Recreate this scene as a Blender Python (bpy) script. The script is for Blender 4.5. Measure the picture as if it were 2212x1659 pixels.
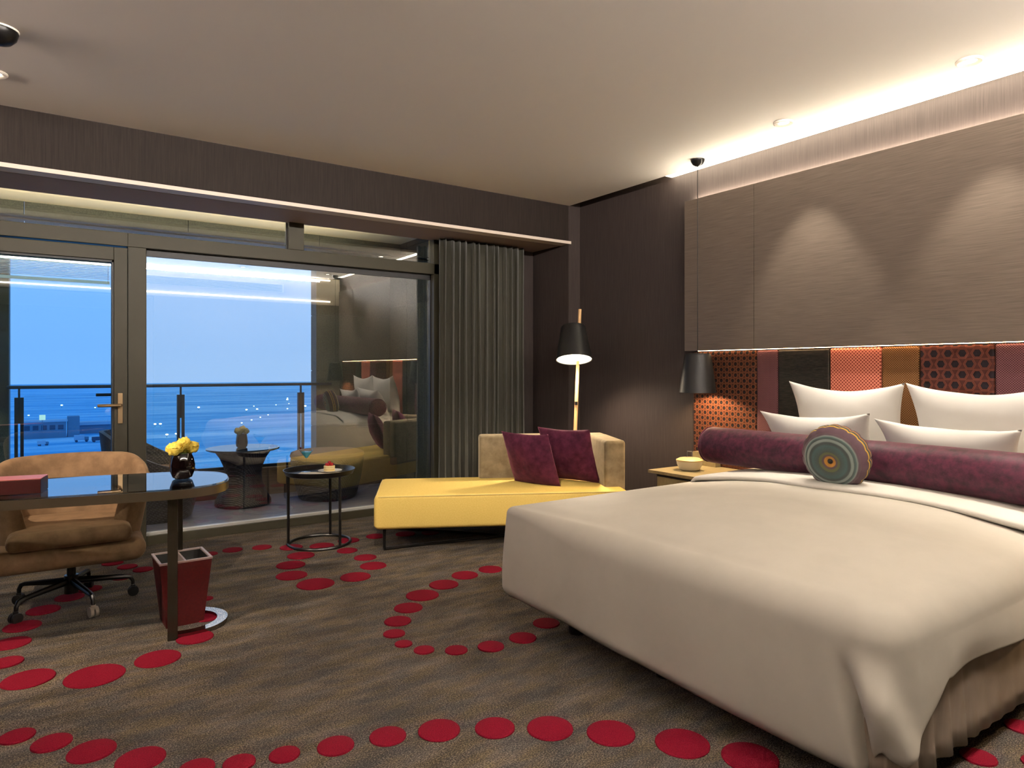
import bpy, bmesh, math, random
from mathutils import Vector, Matrix, noise
random.seed(4)
for o in list(bpy.data.objects): bpy.data.objects.remove(o, do_unlink=True)
SC = bpy.context.scene
COL = SC.collection
PI = math.pi
R = math.radians

# ------------------------------------------------------------------ camera
cam = bpy.data.cameras.new('camera'); camo = bpy.data.objects.new('camera', cam); COL.objects.link(camo)
camo.location = (0, 0, 1.3); camo.rotation_euler = (R(90), 0, R(-34.75))
cam.sensor_width = 36; cam.lens = 24.0; cam.shift_y = -0.01334; cam.clip_start = .02; cam.clip_end = 9000
SC.camera = camo
# ------------------------------------------------------------------ colour management
SC.view_settings.view_transform = 'Standard'; SC.view_settings.look = 'None'
SC.view_settings.gamma = 1; SC.view_settings.use_curve_mapping = False
SC.view_settings.exposure = 0.4
# ------------------------------------------------------------------ world: clear blue dusk
W = bpy.data.worlds.new('dusk_sky'); SC.world = W; W.use_nodes = True
nt = W.node_tree; nt.nodes.clear()
tc = nt.nodes.new('ShaderNodeTexCoord'); sp = nt.nodes.new('ShaderNodeSeparateXYZ')
rp = nt.nodes.new('ShaderNodeValToRGB'); bg = nt.nodes.new('ShaderNodeBackground'); wo = nt.nodes.new('ShaderNodeOutputWorld')
nt.links.new(tc.outputs['Generated'], sp.inputs[0]); nt.links.new(sp.outputs['Z'], rp.inputs[0])
nt.links.new(rp.outputs[0], bg.inputs[0]); nt.links.new(bg.outputs[0], wo.inputs[0])
e = rp.color_ramp.elements
e[0].position = 0.0; e[0].color = (.34, .54, .86, 1)
e[1].position = 1.0; e[1].color = (.22, .38, .70, 1)
for p, c_ in ((.03, (.33, .53, .86, 1)), (.10, (.36, .56, .90, 1)), (.28, (.42, .61, .92, 1)), (.6, (.27, .44, .76, 1))):
    q = e.new(p); q.color = c_
bg.inputs[1].default_value = 1.22

# ------------------------------------------------------------------ lights of the room, plus added ones
def light(name, kind, loc, power, color=(1, .72, .42), rot=(0, 0, 0), **k):
    l = bpy.data.lights.new(name, kind); l.energy = power; l.color = color
    for a, b in k.items(): setattr(l, a, b)
    o = bpy.data.objects.new(name, l); COL.objects.link(o); o.location = loc; o.rotation_euler = rot
    return o
WARM = (1, .70, .42)
WARM2 = (1, .90, .76)
def aim(o, tgt):
    o.rotation_euler = (Vector(tgt)-o.location).to_track_quat('-Z', 'Y').to_euler()
SPOTS = [(3.95, 2.62), (3.95, 1.55), (3.95, .48)]
for x, y in SPOTS:
    light('bed_spot_light', 'SPOT', (x, y, 2.875), 78, WARM2, (0, R(-5), 0), spot_size=R(62), spot_blend=.55, shadow_soft_size=.02)
for x, y, p in ((2.6, .5, 40),):
    light('room_spot_light', 'SPOT', (x, y, 2.875), p, WARM2, (0, 0, 0), spot_size=R(115), spot_blend=.9, shadow_soft_size=.05)
l = light('desk_spot_light', 'SPOT', (-.16, 4.45, 2.86), 22, (1, .74, .5), (R(-10), 0, 0), spot_size=R(70), spot_blend=.8, shadow_soft_size=.02)
aim(l, (.15, 4.0, .3))
l = light('seat_spot_light', 'SPOT', (-1.5, 2.7, 2.875), 430, (1, .82, .62), spot_size=R(40), spot_blend=.7, shadow_soft_size=.02); aim(l, (.12, 4.1, .45))
l = light('added_chaise_spot', 'SPOT', (1.0, 2.3, 2.875), 270, WARM2, spot_size=R(40), spot_blend=.8, shadow_soft_size=.04); aim(l, (2.75, 4.5, .3))  # added off-view spot that brightens the chaise front
# back cove over the entry bulkhead
light('cove_light', 'AREA', (1.2, -.075, 2.84), 640, (1, .91, .82), (R(152), 0, 0), shape='RECTANGLE', size=5.6, size_y=.05)
light('added_side_uplight', 'AREA', (-2.22, 3.2, 2.66), 85, (1, .80, .66), (0, R(-140), 0), shape='RECTANGLE', size=.05, size_y=3.4)  # added unseen uplight that lifts the left part of the ceiling
# added unseen light washing the balcony ceiling
light('balcony_added_light', 'AREA', (.35, 5.92, 2.42), 120, (1, .80, .5), (R(140), 0, 0), shape='RECTANGLE', size=4.8, size_y=.08, spread=R(100))

# ================================================================== materials
def newmat(name):
    m = bpy.data.materials.new(name); m.use_nodes = True
    return m, m.node_tree, m.node_tree.nodes['Principled BSDF']
def lnk(nt, a, b): nt.links.new(a, b)
def plain(name, col, rough=.5, metal=0, spec=.5, **k):
    m, nt, b = newmat(name)
    b.inputs['Base Color'].default_value = (*col, 1); b.inputs['Roughness'].default_value = rough
    b.inputs['Metallic'].default_value = metal; b.inputs['Specular IOR Level'].default_value = spec
    for a, v in k.items(): b.inputs[a.replace('_', ' ')].default_value = v
    return m
def coords(nt, scale=(1, 1, 1), rot=(0, 0, 0), kind='Object'):
    t = nt.nodes.new('ShaderNodeTexCoord'); mp = nt.nodes.new('ShaderNodeMapping')
    mp.inputs['Scale'].default_value = scale; mp.inputs['Rotation'].default_value = rot
    lnk(nt, t.outputs[kind], mp.inputs[0]); return mp.outputs[0]
def noisen(nt, vec, scale=5, detail=3, rough=.5):
    n = nt.nodes.new('ShaderNodeTexNoise'); n.inputs['Scale'].default_value = scale
    n.inputs['Detail'].default_value = detail; n.inputs['Roughness'].default_value = rough
    lnk(nt, vec, n.inputs['Vector']); return n.outputs['Fac']
def ramp(nt, fac, stops):
    r = nt.nodes.new('ShaderNodeValToRGB'); lnk(nt, fac, r.inputs[0])
    el = r.color_ramp.elements
    el[0].position, el[0].color = stops[0][0], (*stops[0][1], 1)
    el[1].position, el[1].color = stops[-1][0], (*stops[-1][1], 1)
    for p, c_ in stops[1:-1]:
        q = el.new(p); q.color = (*c_, 1)
    return r.outputs[0]
def math_(nt, op, a, b=None):
    n = nt.nodes.new('ShaderNodeMath'); n.operation = op
    for i, v in enumerate((a, b)):
        if v is None: continue
        if isinstance(v, (int, float)): n.inputs[i].default_value = v
        else: lnk(nt, v, n.inputs[i])
    return n.outputs[0]
def mixc(nt, fac, a, b):
    n = nt.nodes.new('ShaderNodeMix'); n.data_type = 'RGBA'
    if isinstance(fac, (int, float)): n.inputs[0].default_value = fac
    else: lnk(nt, fac, n.inputs[0])
    for i, v in ((6, a), (7, b)):
        if isinstance(v, tuple): n.inputs[i].default_value = (*v, 1)
        else: lnk(nt, v, n.inputs[i])
    return n.outputs[2]
def bump(nt, b, h, strength=.3, dist=.002):
    n = nt.nodes.new('ShaderNodeBump'); n.inputs['Strength'].default_value = strength
    n.inputs['Distance'].default_value = dist; lnk(nt, h, n.inputs['Height']); lnk(nt, n.outputs[0], b.inputs['Normal'])
def noisy(name, c1, c2, scale=(1, 1, 1), ns=20, rough=.7, bumps=.2, bd=.002, detail=4, spec=.4, lo=.35, hi=.65, **k):
    m, nt, b = newmat(name); v = coords(nt, scale); f = noisen(nt, v, ns, detail, .6)
    lnk(nt, ramp(nt, f, [(lo, c1), (hi, c2)]), b.inputs['Base Color'])
    b.inputs['Roughness'].default_value = rough; b.inputs['Specular IOR Level'].default_value = spec
    if bumps: bump(nt, b, f, bumps, bd)
    for a, vv in k.items(): b.inputs[a.replace('_', ' ')].default_value = vv
    return m
def emis(name, col, s):
    m, nt, b = newmat(name)
    b.inputs['Base Color'].default_value = (.8, .8, .8, 1)
    b.inputs['Emission Color'].default_value = (*col, 1); b.inputs['Emission Strength'].default_value = s
    return m
def glass(name, tint=(.93, .97, .96), refl=.16, rough=0.0):
    m, nt, b = newmat(name); nt.nodes.remove(b)
    out = nt.nodes['Material Output']
    tr = nt.nodes.new('ShaderNodeBsdfTransparent'); tr.inputs[0].default_value = (*tint, 1)
    gl = nt.nodes.new('ShaderNodeBsdfGlossy'); gl.inputs['Roughness'].default_value = rough
    fr = nt.nodes.new('ShaderNodeLayerWeight'); fr.inputs[0].default_value = .5
    fz = math_(nt, 'ADD', math_(nt, 'MULTIPLY', math_(nt, 'POWER', fr.outputs['Facing'], 4.5), .9), .03+refl)
    mx = nt.nodes.new('ShaderNodeMixShader')
    lnk(nt, fz, mx.inputs[0])
    lnk(nt, tr.outputs[0], mx.inputs[1]); lnk(nt, gl.outputs[0], mx.inputs[2]); lnk(nt, mx.outputs[0], out.inputs[0])
    return m

# wallpaper: dark taupe with fine vertical threads
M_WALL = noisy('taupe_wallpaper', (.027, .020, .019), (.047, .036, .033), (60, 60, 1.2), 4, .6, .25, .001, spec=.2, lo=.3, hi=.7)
M_WALLL = noisy('cream_wall', (.42, .36, .28), (.46, .40, .32), (20, 20, 1), 4, .6, .1, .001)
M_BACKW = noisy('dark_back_wall', (.10, .085, .07), (.13, .11, .09), (20, 20, 1), 4, .6, .1, .001)
M_CEIL = plain('ceiling_plaster', (.88, .84, .80), .8, spec=.2)
M_WHITE = plain('white_plaster', (.75, .70, .62), .7, spec=.3)
M_TRIM = plain('pale_trim', (.62, .53, .45), .45)
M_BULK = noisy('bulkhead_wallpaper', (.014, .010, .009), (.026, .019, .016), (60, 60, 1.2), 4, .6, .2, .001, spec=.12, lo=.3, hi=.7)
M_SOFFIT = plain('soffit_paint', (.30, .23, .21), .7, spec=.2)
def wood(name, c1, c2, scale, rough=.42, ns=3, b_=.15, spec=.4):
    return noisy(name, c1, c2, scale, ns, rough, b_, .001, 6, spec, .3, .72)
M_PANEL = wood('taupe_wood_veneer', (.068, .051, .039), (.122, .094, .072), (1, 2.2, 95), .48, 2.5)
M_FRAME = plain('olive_bronze_aluminium', (.038, .034, .021), .5, .1, .3)
M_GASK = plain('black_gasket', (.006, .006, .008), .5)
M_SILL = plain('pale_aluminium_sill', (.55, .56, .56), .35, .3)
M_BLACK = plain('black_metal', (.008, .0075, .0075), .28, .3, .4)
M_BLACKM = plain('matt_black', (.008, .0075, .0075), .45, 0, .25)
M_BRONZE = plain('dark_bronze', (.20, .16, .11), .3, .9)
M_BRONZED = plain('blackened_bronze', (.05, .04, .028), .25, .8)
M_BRASS = plain('aged_brass', (.42, .29, .16), .35, .8)
M_CHROME = plain('polished_steel', (.6, .6, .6), .15, 1)
M_RAIL = plain('railing_metal', (.01, .02, .035), .35, .5)
M_GRAN = noisy('granite', (.008, .011, .010), (.065, .074, .058), (1, 1, 1), 170, .55, .1, .001, 2, .4, .42, .6)
M_DECK = wood('balcony_decking', (.20, .20, .30), (.36, .36, .48), (2, 14, 1), .2, 3, .2)
M_CURB = noisy('balcony_kerb', (.06, .04, .028), (.09, .06, .045), (1, 1, 8), 6, .5, .1)
M_CREAMC = plain('balcony_ceiling_paint', (.85, .74, .52), .7)
M_GLASS = glass('window_glass', (.92, .96, .98), .15)
M_GLASSD = glass('door_glass', (.66, .85, .98), .10)
M_GLASSP = glass('balustrade_glass', (.95, .98, .99), .0)
M_DARKP = plain('black_panel', (.006, .006, .006), .5)
M_LED = emis('led_white', (1, .88, .66), 12)
M_LEDT = emis('led_uplight', (1, .88, .68), 75)
M_LEDW = emis('led_warm', (1, .64, .34), 24)
M_LEDC = emis('cove_led', (1, .85, .66), 9)
M_LAMP = emis('lamp_glow', (1, .85, .62), 14)
M_SPOT = emis('downlight_glow', (1, .88, .72), 25)
M_SHADEIN = plain('shade_lining', (.8, .76, .68), .6)
M_OAK = wood('pale_oak', (.55, .33, .14), (.68, .43, .2), (3, 3, 1), .45, 6, .05)
# carpet
def carpet(name):
    m, nt, b = newmat(name)
    v1 = coords(nt, (1, 1, 1)); v2 = coords(nt, (70, 240, 60), (0, 0, R(-20))); v3 = coords(nt, (1.4, 3.6, 1), (0, 0, R(-34)))
    f1 = noisen(nt, v1, 190, 2, .8); f2 = noisen(nt, v2, 1.5, 3, .6); f3 = noisen(nt, v3, 2.2, 5, .65); f4 = noisen(nt, coords(nt, (2, 5, 1), (0, 0, R(-25))), 3.1, 3, .5)
    s = math_(nt, 'ADD', math_(nt, 'MULTIPLY', f1, .50), math_(nt, 'ADD', math_(nt, 'MULTIPLY', f2, .30), math_(nt, 'MULTIPLY', f3, .20)))
    c = ramp(nt, s, [(.41, (.009, .008, .007)), (.47, (.036, .030, .025)), (.52, (.088, .071, .057)), (.59, (.25, .20, .15))])
    tint = ramp(nt, f4, [(.38, (.72, .82, .98)), (.50, (1, 1, 1)), (.62, (1, .95, .70))])
    n = nt.nodes.new('ShaderNodeMix'); n.data_type = 'RGBA'; n.blend_type = 'MULTIPLY'; n.inputs[0].default_value = .7
    lnk(nt, c, n.inputs[6]); lnk(nt, tint, n.inputs[7]); lnk(nt, n.outputs[2], b.inputs['Base Color'])
    b.inputs['Roughness'].default_value = .95; b.inputs['Specular IOR Level'].default_value = .1
    bump(nt, b, math_(nt, 'ADD', f1, f2), .8, .004)
    return m
M_CARPET = carpet('mottled_carpet')
M_DOT = noisy('red_pile', (.095, .0025, .009), (.155, .006, .015), (1, 1, 1), 260, .95, .8, .003, 2, .05)
# fabrics
M_DUVET = noisy('cotton_sateen', (.52, .485, .425), (.57, .53, .465), (1, 1, 1), 3, .62, .0, spec=.25, Sheen_Weight=.1)
M_SHEET = plain('white_cotton', (.70, .67, .62), .75, spec=.2)
M_PILLOW = plain('pillow_cotton', (.70, .68, .65), .7, spec=.2)
def velvet(name, c1, c2, sheen=1.0, ns=14, tint=(1, .6, .7)):
    m = noisy(name, c1, c2, (1, 1, 1), ns, .8, .35, .004, 5, .15)
    b = m.node_tree.nodes['Principled BSDF']
    b.inputs['Sheen Weight'].default_value = sheen; b.inputs['Sheen Roughness'].default_value = .35
    b.inputs['Sheen Tint'].default_value = (*tint, 1)
    return m
M_BURG = velvet('burgundy_velvet', (.028, .003, .012), (.075, .012, .030), .35, 16, (.9, .35, .5))
M_PLUM = velvet('plum_velvet', (.014, .002, .007), (.065, .010, .026), .30, 30, (1, .5, .62))
M_PLUM.node_tree.nodes['Principled BSDF'].inputs['Roughness'].default_value = .5; M_PLUM.node_tree.nodes['Principled BSDF'].inputs['Specular IOR Level'].default_value = .28
M_TAUPEV = velvet('taupe_velvet', (.16, .125, .075), (.24, .19, .12), .3, 14, (1, .85, .6))
M_SUEDE = velvet('tan_suede', (.135, .082, .044), (.21, .13, .072), .25, 12, (1, .75, .5))
M_YELLOW = noisy('yellow_wool', (.74, .52, .13), (.80, .58, .17), (1, 1, 1), 120, .8, .15, .001, 2, .2)
M_YPIPE = plain('yellow_piping', (.80, .62, .24), .7)
M_CURT = noisy('olive_curtain', (.020, .019, .011), (.033, .030, .019), (30, 30, 1), 5, .75, .1, .001, Sheen_Weight=.2)
M_MAROON = noisy('maroon_leather', (.034, .003, .0035), (.05, .005, .005), (1, 1, 1), 90, .45, .15, .0006, 4, .2)
M_BINRIM = plain('pale_stitched_rim', (.42, .32, .32), .5)
M_DKRED = plain('dark_red_lacquer', (.018, .0015, .0015), .4, 0, .2)
M_DGLASS = glass('smoked_desk_glass', (.72, .76, .76), .24)
M_NIGHT = wood('olive_oak_veneer', (.20, .155, .075), (.28, .22, .11), (2, 14, 14), .45, 3, .1)
M_CERAM = plain('cream_ceramic', (.66, .60, .45), .35)
M_DISHLID = plain('beige_lacquer', (.55, .42, .2), .4)
M_WOVEN = None
def woven(name, c1, c2, s):
    m, nt, b = newmat(name)
    v = coords(nt, (1, 1, 1))
    w1 = nt.nodes.new('ShaderNodeTexWave'); w1.wave_type = 'BANDS'; w1.bands_direction = 'DIAGONAL'; w1.inputs['Scale'].default_value = s
    v2 = coords(nt, (-1, -1, 1))
    w2 = nt.nodes.new('ShaderNodeTexWave'); w2.wave_type = 'BANDS'; w2.bands_direction = 'DIAGONAL'; w2.inputs['Scale'].default_value = s
    lnk(nt, v, w1.inputs[0]); lnk(nt, v2, w2.inputs[0])
    f = math_(nt, 'MULTIPLY', w1.outputs['Fac'], w2.outputs['Fac'])
    lnk(nt, ramp(nt, f, [(.1, c1), (.6, c2)]), b.inputs['Base Color']); b.inputs['Roughness'].default_value = .5
    bump(nt, b, f, .6, .006)
    return m
M_WOVEN = woven('dark_woven_resin', (.004, .004, .006), (.030, .027, .036), 22)
M_OUTCUSH = plain('brown_outdoor_fabric', (.12, .075, .045), .8)
M_VASE = plain('dark_smoked_glass', (.003, .0012, .0012), .03, 0, .5)
M_CLEAR = glass('clear_glass', (.92, .95, .96), .03)
M_YFLOWER = noisy('yellow_petals', (.62, .42, .03), (.85, .68, .14), (1, 1, 1), 60, .7, .2, .002)
M_GFLOWER = noisy('greenish_petals', (.16, .15, .05), (.32, .27, .12), (1, 1, 1), 60, .7, .2, .002)
M_LEAF = plain('leaf_green', (.05, .09, .02), .6)
M_PLATE = plain('white_porcelain', (.75, .74, .74), .2)
M_NAPKIN = plain('cream_linen', (.66, .60, .48), .8)
M_CAKE = noisy('layered_cake', (.70, .50, .16), (.85, .72, .42), (2, 2, 50), 3, .7, .1)
M_BERRY = plain('glazed_berry', (.35, .012, .012), .15)
M_BERRYD = plain('dark_berry', (.10, .008, .02), .2)
M_BLUE = plain('blue_cocktail', (.12, .68, .85), .1, 0, .5)
M_SKIRT = noisy('bed_skirt_cotton', (.25, .20, .155), (.28, .225, .18), (1, 60, 1), 2, .75, .1)
M_BASE = plain('dark_bed_base', (.012, .012, .018), .7)
M_GROUND = None

# ---- patterned headboard cloths
def hexcloth(name, sy, dark, mid, light_):
    m, nt, b = newmat(name); t = nt.nodes.new('ShaderNodeTexCoord'); s = nt.nodes.new('ShaderNodeSeparateXYZ')
    lnk(nt, t.outputs['Object'], s.inputs[0])
    y = math_(nt, 'DIVIDE', s.outputs['Y'], sy); z = math_(nt, 'DIVIDE', s.outputs['Z'], sy*1.62)
    def cell(off):
        fy = math_(nt, 'SUBTRACT', math_(nt, 'FRACT', math_(nt, 'ADD', y, off+50)), .5)
        fz = math_(nt, 'SUBTRACT', math_(nt, 'FRACT', math_(nt, 'ADD', z, off+50)), .5)
        ay = math_(nt, 'ABSOLUTE', fy); az = math_(nt, 'MULTIPLY', math_(nt, 'ABSOLUTE', fz), 1.5)
        h = math_(nt, 'MAXIMUM', az, math_(nt, 'ADD', math_(nt, 'MULTIPLY', ay, .866), math_(nt, 'MULTIPLY', az, .5)))
        return h
    d = math_(nt, 'MINIMUM', cell(0), cell(.5))
    f1 = noisen(nt, coords(nt, (1, 1, 1)), 400, 2)
    c = ramp(nt, d, [(.24, dark), (.27, light_), (.33, mid), (.36, light_), (.42, mid)])
    c2 = mixc(nt, math_(nt, 'MULTIPLY', f1, .5), c, dark)
    lnk(nt, c2, b.inputs['Base Color']); b.inputs['Roughness'].default_value = .8
    b.inputs['Specular IOR Level'].default_value = .12
    bump(nt, b, math_(nt, 'MULTIPLY', d, 2), .6, .004)
    return m
def dotcloth(name, s_, cdot, cbase, thr=.26):
    m, nt, b = newmat(name); t = nt.nodes.new('ShaderNodeTexCoord'); s = nt.nodes.new('ShaderNodeSeparateXYZ')
    lnk(nt, t.outputs['Object'], s.inputs[0])
    y = math_(nt, 'DIVIDE', s.outputs['Y'], s_); z = math_(nt, 'DIVIDE', s.outputs['Z'], s_)
    def cell(off):
        fy = math_(nt, 'SUBTRACT', math_(nt, 'FRACT', math_(nt, 'ADD', y, off+60)), .5)
        fz = math_(nt, 'SUBTRACT', math_(nt, 'FRACT', math_(nt, 'ADD', z, off+60)), .5)
        return math_(nt, 'SQRT', math_(nt, 'ADD', math_(nt, 'MULTIPLY', fy, fy), math_(nt, 'MULTIPLY', fz, fz)))
    d = math_(nt, 'MINIMUM', cell(0), cell(.5))
    lnk(nt, ramp(nt, d, [(thr-.05, cdot), (thr+.05, cbase)]), b.inputs['Base Color'])
    b.inputs['Roughness'].default_value = .8; b.inputs['Specular IOR Level'].default_value = .15; bump(nt, b, d, .6, .003)
    return m
C_HEXA = hexcloth('hexagon_weave', .052, (.006, .004, .005), (.045, .014, .007), (.17, .055, .022))
C_HEXB = hexcloth('large_hexagon_weave', .075, (.006, .004, .006), (.045, .012, .008), (.13, .036, .02))
C_PURP = dotcloth('purple_weave', .013, (.025, .006, .010), (.14, .06, .065))
C_CORAL = dotcloth('coral_basket_weave', .022, (.20, .035, .022), (.62, .22, .15))
C_BRWN = dotcloth('brown_weave', .014, (.03, .013, .005), (.20, .095, .032))
C_BLK = noisy('black_crushed_velvet', (.003, .0025, .002), (.022, .018, .012), (1, .4, 3), 60, .4, .5, .003, 5, .22)

# ================================================================== mesh helpers
class MB:
    def __init__(s): s.bm = bmesh.new(); s.mi = 0
    def _tag(s, faces):
        for f in faces: f.material_index = s.mi
        return s
    def box(s, x0, x1, y0, y1, z0, z1, bev=0, seg=2, mat=None):
        r = bmesh.ops.create_cube(s.bm, size=1)
        vs = r['verts']
        bmesh.ops.scale(s.bm, vec=(x1-x0, y1-y0, z1-z0), verts=vs)
        bmesh.ops.translate(s.bm, vec=((x0+x1)/2, (y0+y1)/2, (z0+z1)/2), verts=vs)
        fs = set(f for v in vs for f in v.link_faces)
        for f in fs: f.material_index = s.mi
        if bev:
            es = list(set(e_ for v in vs for e_ in v.link_edges))
            rr = bmesh.ops.bevel(s.bm, geom=es, offset=bev, segments=seg, affect='EDGES', profile=.5)
            vs = list(set(v for f in rr['faces'] for v in f.verts) | set(v for v in vs if v.is_valid))
            for f in set(f for v in vs for f in v.link_faces): f.material_index = s.mi
        if mat is not None: bmesh.ops.transform(s.bm, matrix=mat, verts=vs)
        return vs
    def grid(s, pts, closed_u=False, closed_v=False):
        bm = s.bm; V = [[bm.verts.new(p) for p in row] for row in pts]
        nu, nv = len(V), len(V[0])
        for i in range(nu if closed_u else nu-1):
            for j in range(nv if closed_v else nv-1):
                a, b, c, d = V[i][j], V[(i+1) % nu][j], V[(i+1) % nu][(j+1) % nv], V[i][(j+1) % nv]
                try:
                    f = bm.faces.new((a, b, c, d)); f.material_index = s.mi
                except ValueError: pass
        return V
    def lathe(s, prof, n=32, cx=0, cy=0, cz=0, cap0=True, cap1=True):
        rows = []
        for r, z in prof:
            rows.append([(cx+r*math.cos(2*PI*k/n), cy+r*math.sin(2*PI*k/n), cz+z) for k in range(n)])
        V = s.grid(rows, closed_v=True)
        for c, row in ((cap0, V[0]), (cap1, V[-1])):
            if c:
                try: f = s.bm.faces.new(row); f.material_index = s.mi
                except ValueError: pass
        return V
    def tube(s, pts, r, n=10, closed=False, cap=True, rs=None):
        pts = [Vector(p) for p in pts]; N = len(pts); rows = []
        up = None
        for i, p in enumerate(pts):
            if closed: t = (pts[(i+1) % N]-pts[i-1]).normalized()
            else: t = (pts[min(i+1, N-1)]-pts[max(i-1, 0)]).normalized()
            if up is None:
                up = Vector((0, 0, 1)) if abs(t.z) < .9 else Vector((1, 0, 0))
            a = (up-t*up.dot(t)).normalized(); b = t.cross(a); up = a
            rr = rs[i] if rs else r
            rows.append([tuple(p+(a*math.cos(2*PI*k/n)+b*math.sin(2*PI*k/n))*rr) for k in range(n)])
        V = s.grid(rows, closed_u=closed, closed_v=True)
        if cap and not closed:
            for row in (V[0], V[-1]):
                try: f = s.bm.faces.new(row); f.material_index = s.mi
                except ValueError: pass
        return V
    def prism(s, poly, z0, z1):
        bm = s.bm; a = [bm.verts.new((x, y, z0)) for x, y in poly]; b = [bm.verts.new((x, y, z1)) for x, y in poly]
        n = len(poly)
        fs = [bm.faces.new(a[::-1]), bm.faces.new(b)]
        for i in range(n): fs.append(bm.faces.new((a[i], a[(i+1) % n], b[(i+1) % n], b[i])))
        for f in fs: f.material_index = s.mi
        return a+b
    def sphere(s, c, r, u=12, v=8, sc=(1, 1, 1)):
        m = Matrix.Translation(c) @ Matrix.Diagonal((r*sc[0], r*sc[1], r*sc[2], 1))
        rr = bmesh.ops.create_uvsphere(s.bm, u_segments=u, v_segments=v, radius=1, matrix=m)
        for f in set(f for v_ in rr['verts'] for f in v_.link_faces): f.material_index = s.mi
    def obj(s, name, mats, parent=None, smooth=True, ang=35, sub=0, solid=0, soff=-1):
        bm = s.bm
        bmesh.ops.recalc_face_normals(bm, faces=bm.faces[:])
        me = bpy.data.meshes.new(name)
        if smooth:
            for f in bm.faces: f.smooth = True
        bm.to_mesh(me); bm.free()
        if smooth and ang < 180: me.set_sharp_from_angle(angle=R(ang))
        if not isinstance(mats, (list, tuple)): mats = [mats]
        for m in mats: me.materials.append(m)
        o = bpy.data.objects.new(name, me); COL.objects.link(o)
        if parent: o.parent = parent
        if solid:
            md = o.modifiers.new('thick', 'SOLIDIFY'); md.thickness = solid; md.offset = soff
        if smooth and ang < 100 and not sub:
            md = o.modifiers.new('wn', 'WEIGHTED_NORMAL'); md.keep_sharp = True
        if sub:
            md = o.modifiers.new('sub', 'SUBSURF'); md.levels = sub; md.render_levels = sub
        return o
def B(name, x0, x1, y0, y1, z0, z1, mat, parent=None, bev=0, seg=2, **k):
    m = MB(); m.box(x0, x1, y0, y1, z0, z1, bev, seg); return m.obj(name, mat, parent, smooth=bev > 0, **k)
def thing(name, label, cat, loc=(0, 0, 0), rz=0, group=None):
    o = bpy.data.objects.new(name, None); COL.objects.link(o); o.empty_display_size = .1
    o.location = loc; o.rotation_euler = (0, 0, rz); return tag(o, label, cat, group)
def tag(o, label, cat, group=None):
    o['label'] = label; o['category'] = cat
    if group: o['group'] = group
    return o
def struct(o, label=None):
    o['kind'] = 'structure'
    if label: o['label'] = label
    return o
def sempty(name, loc=(0, 0, 0)):
    o = bpy.data.objects.new(name, None); COL.objects.link(o); o.location = loc; o['kind'] = 'structure'; return o
def copy_tree(o, parent=None):
    c = o.copy(); COL.objects.link(c)
    if parent is not None: c.parent = parent
    for ch in list(o.children): copy_tree(ch, c)
    return c

# ================================================================== room shell
XW, YB, YG, H = 4.38, 5.14, 5.72, 2.90
DOTS = [(-0.062, 2.989, 0.056), (0.038, 2.868, 0.063), (0.149, 2.728, 0.075), (0.28, 2.577, 0.077), (0.423, 2.414, 0.057), (0.545, 2.367, 0.052), (0.683, 2.332, 0.051), (0.844, 2.285, 0.063), (1.018, 2.24, 0.065), (1.187, 2.172, 0.076), (1.361, 2.071, 0.073), (1.524, 1.955, 0.084), (1.683, 1.805, 0.087), (1.841, 1.614, 0.094), (1.959, 1.425, 0.093), (2.591, 0.99, 0.055), (2.939, 0.984, 0.054), (2.711, 0.86, 0.049), (-0.035, 3.517, 0.098), (0.197, 3.393, 0.115), (0.442, 3.433, 0.095), (0.625, 3.603, 0.084), (-0.117, 3.773, 0.066), (-0.107, 4.022, 0.082), (-0.067, 4.258, 0.083), (0.022, 4.481, 0.08), (0.146, 4.651, 0.074), (0.251, 4.759, 0.064), (0.429, 4.91, 0.059), (0.56, 5.025, 0.06), (0.483, 5.155, 0.06), (0.41, 5.311, 0.065), (0.314, 5.452, 0.05), (0.998, 5.185, 0.051), (1.153, 5.206, 0.068), (1.347, 5.158, 0.069), (0.785, 4.179, 0.036), (0.725, 3.858, 0.062), (1.523, 5.036, 0.081), (1.722, 4.946, 0.089), (1.945, 4.991, 0.081), (1.827, 4.715, 0.073), (1.862, 4.469, 0.077), (1.826, 4.249, 0.087), (1.637, 4.084, 0.094), (1.383, 4.087, 0.112), (1.316, 4.342, 0.096), (1.382, 4.579, 0.094), (1.511, 4.773, 0.093), (2.169, 4.995, 0.076), (2.393, 4.931, 0.078), (2.571, 4.854, 0.07), (2.421, 3.738, 0.077), (2.219, 3.723, 0.084), (2.017, 3.632, 0.089), (1.82, 3.53, 0.095), (1.66, 3.387, 0.078), (1.527, 3.238, 0.07), (1.44, 3.094, 0.054), (1.423, 2.954, 0.042), (1.47, 2.835, 0.048), (1.592, 2.748, 0.053), (1.747, 2.692, 0.063), (1.93, 2.691, 0.067), (2.142, 2.779, 0.069)]
m = MB(); m.box(-2.3, XW, -3.2, YG+.05, -.12, 0)
m.mi = 1
for x, y, r in DOTS:
    m.lathe([(r, -.002), (r, .003), (r*.97, .006), (r*.6, .008), (.001, .0085)], 36, x, y, 0, True, True)
struct(m.obj('floor', [M_CARPET, M_DOT]), 'mottled brown carpet with chains of raised red dots')

struct(B('wall_right', XW, XW+.15, -3.2, YB+.0, 0, 3.1, M_WALL))
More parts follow.
